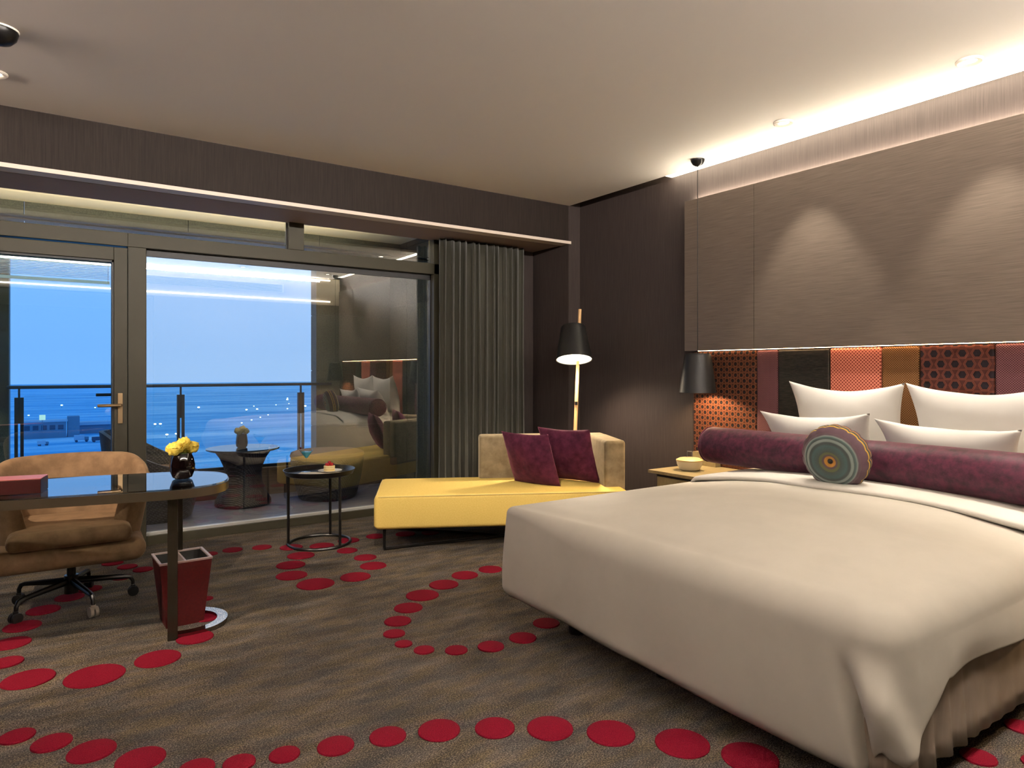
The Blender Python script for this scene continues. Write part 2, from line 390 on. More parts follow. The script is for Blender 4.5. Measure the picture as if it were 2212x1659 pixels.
# bulkhead over the window bay, pilaster and bay reveal
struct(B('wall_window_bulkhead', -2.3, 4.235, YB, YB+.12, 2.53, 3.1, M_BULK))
struct(B('wall_pilaster', 4.235, XW+.15, YB, YB+.12, 0, 3.1, M_WALL))
struct(B('wall_bay_reveal', 4.235, 4.38, YB+.12, YG+.25, 0, 2.9, M_WALL))
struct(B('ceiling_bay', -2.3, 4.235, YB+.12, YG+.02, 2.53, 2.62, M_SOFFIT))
struct(B('trim_1', -2.3, 4.25, YB-.022, YB+.10, 2.525, 2.552, M_TRIM), 'pale trim along lower edge of the bulkhead')
struct(B('trim_6', -2.3, 4.235, YB+.10, YB+.12, 2.523, 2.53, M_SOFFIT))
# main ceiling with a cove slot beside the bed wall
m = MB(); m.box(-2.3, XW-.135, -3.2, YB, H, H+.16)
struct(m.obj('ceiling', M_CEIL, smooth=False))
m = MB(); m.box(XW-.135, XW, -3.2, YB, H+.14, H+.16); 
struct(m.obj('ceiling_cove', M_WHITE, smooth=False))
m = MB(); m.box(XW-.128, XW-.004, .02, 3.95, H+.02, H+.035)
o = m.obj('cove_strip_light', M_LED, smooth=False); tag(o, 'bright linear cove strip light in the ceiling slot above the bed wall', 'light')
# back of room
struct(B('wall_back', 1.45, XW, -.30, -.12, 0, 2.44, M_BACKW))
struct(B('wall_back_upper', 1.45, XW, -.30, -.12, 2.44, H, M_WALLL))
struct(B('wall_back_bulkhead', -2.3, 1.45, -.30, -.12, 2.44, H, M_WALLL))
struct(B('ceiling_entry', -2.3, 1.45, -3.2, -.30, 2.44, 2.52, M_CEIL))
struct(B('wall_entry', -2.3, XW, -3.35, -3.2, 0, H, M_WALLL))
struct(B('wall_entry_side', 1.45, 1.6, -3.2, -.30, 0, H, M_WALLL))
struct(B('wall_left', -2.45, -2.3, -3.35, YG+.2, 0, 3.1, M_WALL))
for i, z in enumerate((2.87, 2.50)):
    o = B('cove_strip_light', -2.2, 4.2, -.118, -.10, z-.010, z+.010, M_LEDC)
    tag(o, ['upper linear strip light along the top of the back bulkhead', 'lower linear strip light along the foot of the back bulkhead'][i], 'light')
o = B('cove_strip_light', -2.3, -2.24, 1.5, 4.9, 2.60, 2.64, M_TRIM); tag(o, 'made-up pale ledge on the left wall for the added ceiling uplight', 'light')  # invented off-view ledge, unlit, under the added side uplight
g = thing('air_vent', 'white slatted air vent high on the back bulkhead', 'vent', (2.2, -.115, 2.68))
B('vent_frame', -1.2, 1.2, -.004, .012, -.07, .07, M_WHITE, g)
for k in range(7): B('slat', -1.17, 1.17, .012, .02, -.058+.018*k, -.050+.018*k, M_FRAME, g)

# ------------------------------------------------------------------ window wall
ZS, ZT0, ZT1 = .075, 2.205, 2.305
w1 = sempty('window_1', (0, 0, 0)); w1['label'] = 'large fixed balcony window with olive bronze frame and clerestory panes'
m = MB()
m.box(.537, 3.16, YG-.02, YG+.09, ZT0, ZT1, .004)          # transom
m.box(-2.3, .537, YG-.02, YG+.09, ZT0, ZT1, .004)
m.box(.537, .657, YG-.02, YG+.09, 0, ZT0, .004)             # post
m.box(3.06, 3.16, YG-.02, YG+.09, 0, 2.62, .004)
m.box(1.708, 1.832, YG-.02, YG+.09, ZT1, 2.6, .004)
m.box(-2.3, 3.16, YG-.02, YG+.09, 2.56, 2.62)
m.obj('window_frame', M_FRAME, w1, ang=30)
m = MB(); m.box(.657, 3.06, YG-.005, YG+.04, 0, ZS-.01, .003)
m.obj('window_sill', M_FRAME, w1)
m = MB(); m.box(.657, 3.06, YG+.02, YG+.06, ZS-.012, ZS+.01, .003)
m.obj('sill_cap', M_SILL, w1)
m = MB(); m.box(.657, 3.06, YG+.04, YG+.07, ZT0-.05, ZT0); m.box(.657, .665, YG+.04, YG+.07, ZS, ZT0); m.box(3.05, 3.06, YG+.04, YG+.07, ZS, ZT0)
m.box(1.832, 3.06, YG+.04, YG+.06, ZT1, ZT1+.012); m.box(1.700, 1.708, YG+.04, YG+.06, ZT1, 2.56)
m.obj('gasket', M_GASK, w1, smooth=False)
B('pane', .66, 3.055, YG+.050, YG+.054, ZS, ZT0, M_GLASS, w1)
B('pane', 1.83, 3.06, YG+.046, YG+.050, ZT1, 2.56, M_GLASS, w1)
B('pane', -2.3, 1.71, YG+.046, YG+.050, ZT1, 2.56, M_GLASS, w1)
# glazed balcony door
d1 = sempty('door_1', (0, 0, 0)); d1['label'] = 'glazed balcony door with olive bronze frame and lever handle'
m = MB()
for (x0, x1, z0, z1) in ((.447, .533, .03, 2.19), (-.45, -.36, .03, 2.19), (-.36, .447, 2.095, 2.19), (-.36, .447, .03, .20)):
    m.box(x0, x1, YG-.045, YG+.05, z0, z1, .005)
m.obj('door_leaf_frame', M_FRAME, d1, ang=30)
m = MB()
for (x0, x1, z0, z1) in ((.435, .447, .2, 2.095), (-.36, -.348, .2, 2.095), (-.36, .447, 2.08, 2.095)): m.box(x0, x1, YG-.03, YG+.05, z0, z1)
m.obj('gasket', M_GASK, d1, smooth=False)
B('pane', -.36, .44, YG+.012, YG+.016, .2, 2.09, M_GLASSD, d1)
B('door_threshold', -.55, .537, YG-.02, YG+.09, 0, .03, M_FRAME, d1)
m = MB(); m.box(.470, .502, YG-.053, YG-.045, .915, 1.135, .003); hp = m.obj('handle_plate', M_BRASS, d1)
m = MB(); m.tube([(.487, YG-.05, 1.05), (.487, YG-.10, 1.05), (.480, YG-.112, 1.05), (.44, YG-.115, 1.05), (.36, YG-.115, 1.05), (.345, YG-.108, 1.05)], .011, 10)
m.obj('door_handle', M_BRASS, hp)
m = MB(); m.tube([(.487, YG+.05, 1.12), (.487, YG+.10, 1.12), (.44, YG+.115, 1.12), (.345, YG+.115, 1.12)], .011, 10)
m.obj('door_handle', M_BLACK, d1)
bl = thing('venetian_blind', 'raised cream venetian blind gathered at the top of the balcony door', 'blind', (0, YG+.03, 0))
B('headrail', -.345, .43, -.008, .008, 2.055, 2.078, M_CREAMC, bl)
m = MB()
for k in range(9): m.box(-.34, .425, -.008, .008, 2.045-.0105*k, 2.047-.0105*k)
m.obj('slats', plain('blind_slat', (.55, .58, .62), .4), bl, smooth=False)
B('bottom_rail', -.34, .425, -.008, .008, 1.925, 1.945, M_CREAMC, bl)
for x in (-.28, .415): B('cord', x-.001, x+.001, -.009, -.007, 1.93, 2.06, M_BLACKM, bl)
w2 = sempty('window_2'); w2['label'] = 'fixed side light left of the balcony door'
B('window_frame', -.55, -.45, YG-.02, YG+.09, 0, ZT0, M_FRAME, w2)
B('window_sill', -2.3, -.55, YG-.005, YG+.04, 0, ZS, M_FRAME, w2)
B('pane', -2.3, -.55, YG+.046, YG+.05, ZS, ZT0, M_GLASS, w2)
struct(B('wall_behind_curtain', 3.16, 4.235, YG+.0, YG+.25, 0, 2.62, M_WALL))

# ------------------------------------------------------------------ curtain
def curtain(name, x0, x1, y, z0, z1, n, amp, mat, label, cat='curtain'):
    rows = []; N = n*10
    nz = 14
    for j in range(nz+1):
        z = z0+(z1-z0)*j/nz; row = []
        for i in range(N+1):
            t = i/N; tt = t+.022*noise.noise((t*5, 11, 0))+.008*math.sin(t*31); ph = tt*n*2*PI
            a = amp*(.75+.9*noise.noise((t*9, 3, z*.25)))
            x = x0+(x1-x0)*t+.012*math.sin(ph*2+1)+.02*noise.noise((t*14, 7, z*.3))
            row.append((x, y+a*math.sin(ph+.6*noise.noise((t*7, 1, z*.4))), z))
        rows.append(row)
    m = MB(); m.grid(rows); o = m.obj(name, mat, ang=180, solid=.004, soff=0); tag(o, label, cat); return o
curtain('curtain', 3.02, 3.98, 5.53, .012, 2.515, 13, .035, M_CURT, 'floor length olive brown pleated curtain beside the window')

# ------------------------------------------------------------------ ceiling fittings
def downlight(x, y, label):
    t = thing('downlight', label, 'downlight', (x, y, H), 0, 'round recessed downlights')
    m = MB(); m.lathe([(.030, -.001), (.040, -.010), (.056, -.012), (.062, -.006), (.062, 0)], 32, cap0=False, cap1=False); m.obj('trim_ring', M_WHITE, t)
    m = MB(); m.lathe([(.034, -.004), (.012, -.0045)], 24, cap0=True, cap1=True); m.obj('lens', M_SPOT, t)
    return t
downlight(3.95, 2.62, 'recessed ceiling downlight nearer the window above the headboard')
downlight(3.95, 1.55, 'recessed ceiling downlight by the right edge above the headboard')
downlight(3.95, .48, 'recessed ceiling downlight above the far side of the bed')
downlight(1.0, 2.3, 'added unseen ceiling downlight over the open carpet, angled at the chaise')  # invented fitting for the added chaise spot
downlight(2.6, .5, 'recessed ceiling downlight over the foot of the bed')
downlight(-1.5, 2.7, 'recessed ceiling downlight over the near end of the desk')
t = downlight(-.195, 4.60, 'glaring ceiling downlight above the desk chair')
t = thing('smoke_detector', 'black domed fitting on the ceiling at the left edge above the desk', 'ceiling fitting', (-.153, 4.0, H))
m = MB(); m.lathe([(.075, 0), (.078, -.012), (.070, -.04), (.050, -.062), (.02, -.074), (.004, -.076)], 32); m.obj('dome', M_BLACK, t)
m = MB(); m.lathe([(.080, 0), (.080, -.006), (.078, -.008)], 32, cap0=False, cap1=False); m.obj('rim', M_WHITE, t)

# ------------------------------------------------------------------ headboard
hb = thing('headboard', 'full wall headboard with wood veneer panels above patterned fabric panels', 'headboard', (4.33, 1.92, 0))
OX, OY = 4.33, 1.92
def HBX(name, x0, x1, y0, y1, z0, z1, mat, bev=0, seg=2):
    return B(name, x0-OX, x1-OX, y0-OY, y1-OY, z0, z1, mat, hb, bev, seg)
HBX('wood_panel', 4.28, XW, 3.084, 3.73, 1.455, 2.66, M_PANEL, .002)
HBX('wood_panel', 4.28, XW, .756, 3.080, 1.455, 2.66, M_PANEL, .002)
HBX('wood_panel', 4.28, XW, .11, .752, 1.455, 2.66, M_PANEL, .002)
strips = [(3.09, 3.68, C_HEXA), (2.915, 3.09, C_PURP), (2.526, 2.915, C_BLK), (2.188, 2.526, C_CORAL), (1.964, 2.188, C_BRWN), (1.573, 1.964, C_HEXB), (1.35, 1.573, C_PURP), (1.0, 1.35, C_CORAL), (.75, 1.0, C_BLK), (.14, .75, C_HEXA)]
for y0, y1, mt in strips:
    HBX('fabric_panel', 4.322, XW, y0+.001, y1-.001, .50, 1.446, mt, .014, 3)
HBX('light_strip', 4.312, 4.319, .2, 3.62, 1.4520, 1.455, M_LEDW)
HBX('top_light_strip', 4.34, 4.365, .2, 3.70, 2.660, 2.668, M_LEDT)

# ------------------------------------------------------------------ bedside units
def nightstand(y0, y1, label):
    t = thing('nightstand', label, 'nightstand', (4.05, (y0+y1)/2, 0)); h = (y1-y0)/2
    B('top_panel', -.30, .26, -h, h, .535, .558, M_NIGHT, t, .002)
    B('cabinet', -.24, .26, -h+.03, h-.03, .12, .535, M_BASE, t, .004)
    B('back_panel', .20, .262, h-.22 if y0 > 2 else -h, h, .558, .66, M_NIGHT, t, .002)
    B('drawer', -.255, -.24, -h+.05, h-.05, .30, .51, M_NIGHT, t, .002)
    for sx in (-.2, .22):
        for sy in (-h+.06, h-.06): B('leg', sx-.015, sx+.015, sy-.015, sy+.015, 0, .12, M_BLACK, t)
    return t
nightstand(3.06, 3.62, 'low wooden nightstand on the window side of the bed')
nightstand(.08, .72, 'low wooden nightstand on the far side of the bed')
t = thing('lidded_dish', 'round cream lidded dish with square loop handle on the nightstand', 'dish', (3.98, 3.42, .558)); t.scale = (1, 1, 1.5)
m = MB(); m.lathe([(.060, 0), (.075, .006), (.092, .03), (.095, .045)], 36); m.obj('bowl', M_CERAM, t)
m = MB(); m.lathe([(.098, .045), (.098, .052), (.075, .060), (.03, .064), (.004, .065)], 36); dl = m.obj('lid', M_DISHLID, t)
m = MB(); c_, s_ = .57, -.82
for (a0, a1, z0, z1) in ((-.02, -.016, .062, .095), (.016, .02, .062, .095), (-.02, .02, .091, .096)): m.box(a0, a1, -.008, .008, z0, z1, .001, 1, Matrix.Rotation(R(-40), 4, 'Z'))
m.obj('handle', M_CHROME, dl)

# ------------------------------------------------------------------ pendants
def pendant(x, y, label):
    t = thing('pendant_lamp', label, 'pendant lamp', (x, y, H), 0, 'black pendant lamps beside the bed')
    m = MB(); m.lathe([(.052, 0), (.050, -.015), (.038, -.036), (.015, -.050), (.004, -.054)], 28); m.obj('ceiling_canopy', M_BLACK, t)
    m = MB(); m.tube([(0, 0, -.05), (0, 0, -1.47)], .0028, 8); m.obj('cord', M_BLACKM, t)
    m = MB(); m.lathe([(.132, -1.765), (.134, -1.770), (.137, -1.768), (.100, -1.49), (.092, -1.475), (.01, -1.468), (.01, -1.474), (.088, -1.482), (.132, -1.765)], 40, cap0=False, cap1=False)
    m.obj('lamp_shade', M_BLACKM, t)
    m = MB(); m.sphere((0, 0, -1.62), .032, 14, 10); m.obj('bulb', M_LAMP, t)
    light('pendant_light', 'POINT', (x, y, H-1.70), 30, (1, .68, .34), shadow_soft_size=.03)
    return t
pendant(4.115, 3.457, 'black conical pendant lamp hanging over the nightstand on the window side')
pendant(4.115, .38, 'black conical pendant lamp hanging over the far nightstand')

# ================================================================== bed
BX0, BY0, BY1 = 1.955, .95, 2.90
bed = thing('bed', 'wide bed with dark base and pleated cream skirt against the headboard', 'bed', (3.1, 1.92, 0))
def bb(name, x0, x1, y0, y1, z0, z1, mat, bev=0, seg=3): return B(name, x0-3.1, x1-3.1, y0-1.92, y1-1.92, z0, z1, mat, bed, bev, seg)
bb('bed_base', 2.12, 4.29, 1.06, 2.78, .06, .24, M_BASE, .01)
bb('mattress', 2.10, 4.29, 1.04, 2.80, .245, .60, M_SHEET, .05)
for y in (1.2, 1.80, 2.02, 2.6):
    m = MB(); m.lathe([(.045, 0), (.045, .05), (.03, .06)], 20, 2.20-3.1, y-1.92); m.obj('leg', M_BLACK, bed)
for y in (1.2, 2.6):
    m = MB(); m.lathe([(.045, 0), (.045, .05), (.03, .06)], 20, 4.1-3.1, y-1.92); m.obj('leg', M_BLACK, bed)
# pleated skirt on the far side and around the foot corner
rows = []
path = [(4.2, 1.0), (2.06, 1.0), (2.03, 1.03), (2.03, 1.5)]
P = []
for a, b in zip(path[:-1], path[1:]):
    L = math.dist(a, b); n = max(2, int(L/.012))
    for i in range(n): P.append((a[0]+(b[0]-a[0])*i/n, a[1]+(b[1]-a[1])*i/n))
for j in range(9):
    v = j/8; z = .56-(.56-.105)*v; row = []
    for i, (x, y) in enumerate(P):
        a = .006*v*math.sin(i*.75+2*noise.noise((i*.03, 5, 0)))*(.4+1.2*abs(noise.noise((i*.02, 0, 0)))+(1.2 if 140 < i < 190 else 0))
        row.append((x-3.1+(-a if i > 180 else 0)-.03*v*(1 if i > 175 else 0), y-1.92+a-.03*v, z))
    rows.append(row)
m = MB(); m.grid(rows); m.obj('bed_skirt', M_SKIRT, bed, ang=180, solid=.003)

# duvet
def smooth(t): t = max(0, min(1, t)); return t*t*(3-2*t)
def duvet():
    RC = .05; RC2 = .13
    # outline path with arclength, from head end of window side, round the foot, to head end of far side
    x0, x1, y0, y1 = BX0, 3.72, BY0, BY1
    segs = []; pts = []
    def add(px, py, nx, ny, a, cx=2.75): pts.append((px, py, nx, ny, a, cx))
    # a: signed arclength from the far foot corner (negative before it)
    Lf = y1-y0; Ls = x1-x0
    n = 90
    for i in range(n): x = x1-(Ls-RC)*i/n; add(x, y1, 0, 1, -(Lf)-(x-x0), 3.72-.97*i/n)
    for i in range(12):
        th = PI/2+PI/2*i/12; add(x0+RC+RC*math.cos(th), y1-RC+RC*math.sin(th), math.cos(th), math.sin(th), -Lf+RC*(i/12*2-1))
    n = 150
    for i in range(n): y = y1-RC-(Lf-RC-RC2)*i/n; add(x0, y, -1, 0, -(y-y0))
    for i in range(40):
        th = PI+PI/2*i/40; add(x0+RC2+RC2*math.cos(th), y0+RC2+RC2*math.sin(th), math.cos(th), math.sin(th), RC2*(i/40*2-1))
    n = 90
    for i in range(n+1): x = x0+RC2+(Ls-RC2)*i/n; add(x, y0, 0, -1, x-x0, 2.75+.97*i/n)
    cx0, cx1, cy = 2.75, 3.72, 1.92
    NT, NR, ND = 26, 10, 26
    rows = []
    for (px, py, nx, ny, a, cxx) in pts:
        row = []
        foot = smooth((a+Lf+.15)/.3)*(1-smooth((a+.05)/.1)) if a < .2 else 0
        Rr = .04+.08*smooth((a+Lf-.05)/.7)
        ex, ey = px-nx*Rr, py-ny*Rr
        zt = .605
        for i in range(NT):
            t = i/NT
            x = cxx+(ex-cxx)*t; y = cy+(ey-cy)*t
            uy = min(1, abs(y-cy)/(abs(y1-y0)/2-Rr)); ux = max(0, (2.75-x)/(2.75-x0-Rr))
            z = zt+.078*(1-uy**2.4)*(1-ux**2.6)
            z += .006*noise.noise((x*1.7, y*1.7, 2))+.0025*noise.noise((x*6, y*6, 5))
            row.append((x, y, z))
        # slope at rim
        for i in range(NR):
            th = PI/2*i/NR
            row.append((ex+nx*Rr*math.sin(th), ey+ny*Rr*math.sin(th), zt-Rr*.92*(1-math.cos(th))))
        zr = zt-Rr*.92
        for i in range(ND+1):
            v = i/ND
            # hem height
            if a < -Lf: hem = .15+.01*noise.noise((a*5, 0, 0))
            else:
                hem = .15-.045*smooth((a+Lf)/Lf*1.1)
                hs = .19+.17*min(1, max(0, (a-.03)/.26))
                k = smooth((a+.06)/.05)
                hem = hem*(1-k)+hs*k
            a0 = -.13*(1-v)**1.0
            off = .012*v+.006*math.sin(v*PI)
            off += smooth(v*1.6)*(-.07*math.exp(-((a-a0+.04)/.032)**2)) + smooth(v*2.2)*(.06*math.exp(-((a-a0-.04)/.05)**2))
                        # left foot corner tuck
            off += -.03*v*math.exp(-((a+Lf+.09)/.03)**2)+.012*v*math.exp(-((a+Lf-.02)/.06)**2)
            # gentle hanging waves, rolled-in hem
            off += .012*v*noise.noise((a*3.1, v*1.2, 4))*1.2
            off -= .03*smooth((v-.86)/.14)**2
            if a > .3: off += .012*v*math.sin(a*9)
            z = zr+(hem-zr)*v
            row.append((px+nx*off, py+ny*off, z))
        rows.append(row)
    m = MB(); V = m.grid(rows); bmesh.ops.remove_doubles(m.bm, verts=m.bm.verts[:], dist=.0015)
    o = m.obj('duvet', M_DUVET, ang=180, solid=.014, soff=-1)
    tag(o, 'smooth cream white duvet covering the bed and hanging over its foot', 'duvet')
duvet()
# folded-back top of the duvet and sheet under the bolster
def foldband(name, x0, x1, z0, dz, mat, label, cat, amp):
    rows = []
    prof = [(x0+.02, -.012), (x0, 0.0), (x0-.004, .010), (x0+.01, .020), (x0+.06, .024), ((x0+x1)/2, .024), (x1, .02)]
    N = 90
    for (px, pz) in prof:
        row = []
        for i in range(N+1):
            t = i/N; y = BY1+.005-(BY1-BY0+.01)*t
            dist = min(y-BY0, BY1-y)
            drop = .09*(1-smooth((dist+.01)/.12))**2
            dome = .075*(1-(abs(y-1.92)/.97)**2.2)
            wob = amp*noise.noise((y*2.3, px*2, 1))+.02*math.sin(y*2.2)
            row.append((px+wob*(1 if px < x1-.01 else 0), y, z0+pz+dome*.95-drop+.003*noise.noise((y*9, px*9, 0))))
        rows.append(row)
    m = MB(); m.grid(rows); o = m.obj(name, mat, ang=180, solid=.006); tag(o, label, cat); return o
foldband('folded_sheet', 3.36, 4.28, .615, 0, M_SHEET, 'white sheet folded back over the duvet beneath the purple bolster', 'sheet', .06)

# pillows
def pillow(name, w, h, t, mat, parent=None, pinch=.20, seed=0, wr=.006, nn=36, pw=2.6, flange=0):
    m = MB(); rows_f = []; rows_b = []
    for side in (1, -1):
        rows = []
        for i in range(nn+1):
            u = -1+2*i/nn; row = []
            for j in range(nn+1):
                v = -1+2*j/nn
                x = w/2*u*(1-pinch*.7*(1-abs(v)**1.8)*u*u); y = h/2*v*(1-pinch*(1-abs(u)**1.8)*v*v)
                th = t/2*((1-abs(u)**pw)*(1-abs(v)**pw))**.72
                edge = max(abs(u), abs(v))
                n_ = noise.noise((x*7+seed, y*7, side*3+seed))*wr + noise.noise((x*20+seed, y*20, side))*wr*.35
                row.append((x, side*(th+(n_ if edge < .97 else 0)), y+noise.noise((x*5+seed, 9, 0))*wr*.8))
            rows.append(row)
        m.grid(rows)
    bmesh.ops.remove_doubles(m.bm, verts=m.bm.verts[:], dist=.0008)
    return m.obj(name, mat, parent, ang=180)
def place(o, loc, face, lean, roll=0):
    """stand a pillow: local y = thickness, local z = up; face = world angle its +y side looks to; lean = tilt back"""
    o.matrix_world = Matrix.Translation(loc) @ Matrix.Rotation(R(face-90), 4, 'Z') @ Matrix.Rotation(R(lean), 4, 'X') @ Matrix.Rotation(R(roll), 4, 'Y')
p = pillow('pillow', .74, .60, .22, M_PILLOW, seed=1); place(p, (4.17, 2.315, .935), 180, -12)
tag(p, 'large white pillow propped on the headboard at the window side', 'pillow', 'white bed pillows')
p = pillow('pillow', .74, .60, .22, M_PILLOW, seed=5); place(p, (4.17, 1.57, .935), 180, -12)
tag(p, 'large white pillow propped on the headboard, the right one of the back row', 'pillow', 'white bed pillows')
p = pillow('pillow', .72, .46, .20, M_PILLOW, seed=9); place(p, (3.95, 2.36, .84), 180, -26, 2)
tag(p, 'smaller white pillow in the front row at the window side', 'pillow', 'white bed pillows')
p = pillow('pillow', .70, .44, .20, M_PILLOW, seed=13); place(p, (3.95, 1.64, .83), 180, -28, -1)
tag(p, 'smaller white pillow in the front row behind the purple bolster, right of the round cushion', 'pillow', 'white bed pillows')

# bolster
bo = thing('bolster', 'long plum velvet bolster lying across the bed', 'bolster', (3.73, 1.92, .80))
m = MB(); N = 60; rows = []
prof = [(-1.14, .02), (-1.139, .07), (-1.135, .11), (-1.125, .118), (-1.11, .122)]+[(-1.1+2.2*i/N, .124) for i in range(N+1)]+[(1.11, .122), (1.125, .118), (1.135, .11), (1.139, .07), (1.14, .02)]
for (y, r) in prof:
    row = []
    for k in range(36):
        a = 2*PI*k/36; rr = r+.003*noise.noise((y*5, math.cos(a)*2, math.sin(a)*2))
        row.append((rr*math.cos(a), y*.98, rr*math.sin(a)*.96))
    rows.append(row)
V = m.grid(rows, closed_v=True); m.bm.faces.new(V[0]); m.bm.faces.new(V[-1]); bbod = m.obj('bolster_body', M_PLUM, bo, ang=60)
for s in (1, -1):
    m = MB(); m.tube([(.119*math.cos(a*PI/18), s*1.108, .115*math.sin(a*PI/18)) for a in range(36)], .004, 6, closed=True); m.obj('piping', M_BURG, bbod)

# round striped cushion
def roundcushion():
    m, nt, b = newmat('striped_round_cushion')
    t = nt.nodes.new('ShaderNodeTexCoord'); s = nt.nodes.new('ShaderNodeSeparateXYZ'); lnk(nt, t.outputs['Object'], s.inputs[0])
    r2 = math_(nt, 'ADD', math_(nt, 'MULTIPLY', s.outputs['X'], s.outputs['X']), math_(nt, 'MULTIPLY', s.outputs['Z'], s.outputs['Z']))
    r = math_(nt, 'DIVIDE', math_(nt, 'SQRT', r2), .175)
    r = math_(nt, 'ADD', r, math_(nt, 'MULTIPLY', math_(nt, 'SUBTRACT', noisen(nt, coords(nt, (1, 1, 1)), 9, 2), .5), .05))
    n1 = (.02, .028, .028); pl = (.055, .025, .035); te = (.035, .075, .07); gr = (.20, .24, .22); og = (.40, .18, .02); gn = (.07, .08, .02)
    lnk(nt, ramp(nt, r, [(.0, (.02, .01, .02)), (.07, (.02, .01, .02)), (.09, og), (.16, og), (.18, pl), (.22, pl), (.24, gn), (.30, gn), (.32, n1), (.50, te), (.56, n1), (.60, n1), (.63, gr), (.68, gr), (.70, n1), (.74, te), (.77, gr), (.80, pl), (.9, pl), (.93, n1), (1.0, pl)]), b.inputs['Base Color'])
    b.inputs['Roughness'].default_value = .85; b.inputs['Sheen Weight'].default_value = .3
    bump(nt, b, noisen(nt, coords(nt, (1, 1, 1)), 220, 2), .4, .002)
    sidem, nt, b = newmat('striped_cushion_side')
    t = nt.nodes.new('ShaderNodeTexCoord'); s = nt.nodes.new('ShaderNodeSeparateXYZ'); lnk(nt, t.outputs['Object'], s.inputs[0])
    f = math_(nt, 'FRACT', math_(nt, 'MULTIPLY', math_(nt, 'ADD', s.outputs['Y'], 1), 13.5))
    lnk(nt, ramp(nt, f, [(.0, pl), (.30, pl), (.34, og), (.44, og), (.48, n1), (.62, n1), (.66, (.5, .3, .03)), (.74, (.5, .3, .03)), (.78, pl), (1, pl)]), b.inputs['Base Color']); b.inputs['Roughness'].default_value = .85
    t = thing('round_cushion', 'round tufted cushion with concentric teal and orange rings leaning on the bolster', 'cushion', (3.45, 2.00, .69))
    mb = MB(); N = 96; prof = [(.004, .072), (.02, .078), (.05, .088), (.09, .088), (.125, .078), (.15, .06), (.168, .035), (.175, 0), (.168, -.035), (.15, -.06), (.12, -.078), (.07, -.086), (.004, -.078)]
    rows = []
    for q, (r_, y_) in enumerate(prof):
        row = []
        for k in range(N):
            a = 2*PI*k/N; g = abs(math.sin(a*9)); w = max(0, (r_-.10)/.075)
            rr = r_*(1-.045*w*(1-g)**2); row.append((rr*math.cos(a), y_, rr*math.sin(a)))
        rows.append(row)
    V = mb.grid(rows, closed_v=True); mb.bm.faces.new(V[0]); mb.bm.faces.new(V[-1])
    for f in mb.bm.faces:
        c = f.calc_center_median(); rad = math.hypot(c.x, c.z)
        f.material_index = 1 if (abs(c.y) < .062 and rad > .15) else 0
    o = mb.obj('cushion_body', [m, sidem], t, ang=180)
    mb = MB(); mb.sphere((0, .080, 0), .012, 12, 8, (1, .5, 1)); mb.obj('button', M_BLACKM, o)
    # its face looks toward the foot of the bed and the window
    t.matrix_world = Matrix.Translation((3.46, 1.985, .845)) @ Matrix.Rotation(R(187-90), 4, 'Z') @ Matrix.Rotation(R(-14), 4, 'X')
roundcushion()

# ================================================================== chaise
ch = thing('chaise_longue', 'yellow chaise longue with low taupe velvet back beside the window', 'chaise longue', (1.97, 4.547, 0), R(-27.5))
# local frame: x along its length, y toward the window
m = MB(); m.box(.0, 1.86, 0, .80, .16, .405, .030, 4)
bm = m.bm
for v in bm.verts:
    if v.co.x < .05: v.co.x -= .025*(1-((v.co.z-.28)/.125)**2)
scu = m.obj('seat_cushion', M_YELLOW, ch, ang=180)
m = MB()
m.tube([(.006, .03, .398), (.006, .77, .398)], .004, 6); m.tube([(.02, .004, .396), (1.84, .004, .396)], .0035, 6)
m.obj('seat_piping', M_YPIPE, scu)
m = MB(); m.box(.80, 1.88, .70, .86, .30, .76, .025, 3)
m.obj('backrest', M_TAUPEV, ch, ang=40)
m = MB(); m.box(1.72, 1.885, .16, .72, .30, .76, .025, 3)
m.obj('armrest', M_TAUPEV, ch, ang=40)
def sled(pts, name, r=.011):
    m = MB(); m.tube(pts, r, 8); m.obj(name, M_BLACK, ch)
sled([(.06, .05, .165), (.06, .05, .03), (.063, .055, .016), (.075, .07, .012), (.99, .36, .012), (1.55, .55, .012), (1.57, .56, .03), (1.57, .56, .165)], 'sled_leg')
sled([(.06, .74, .165), (.06, .74, .03), (.075, .73, .012), (1.55, .12, .012), (1.57, .11, .03), (1.57, .11, .165)], 'sled_leg')
p = pillow('cushion', .46, .46, .17, M_BURG, seed=21, wr=.008, pinch=.07); place(p, (3.17, 4.31, .605), 196, -22, 0)
tag(p, 'burgundy velvet cushion on the chaise, the left one of the pair', 'cushion', 'burgundy velvet cushions on the chaise')
q = pillow('cushion', .48, .48, .17, M_BURG, seed=33, wr=.008, pinch=.07); place(q, (3.50, 4.245, .620), 200, -22, 0)
tag(q, 'burgundy velvet cushion on the chaise, the right one by the armrest', 'cushion', 'burgundy velvet cushions on the chaise')

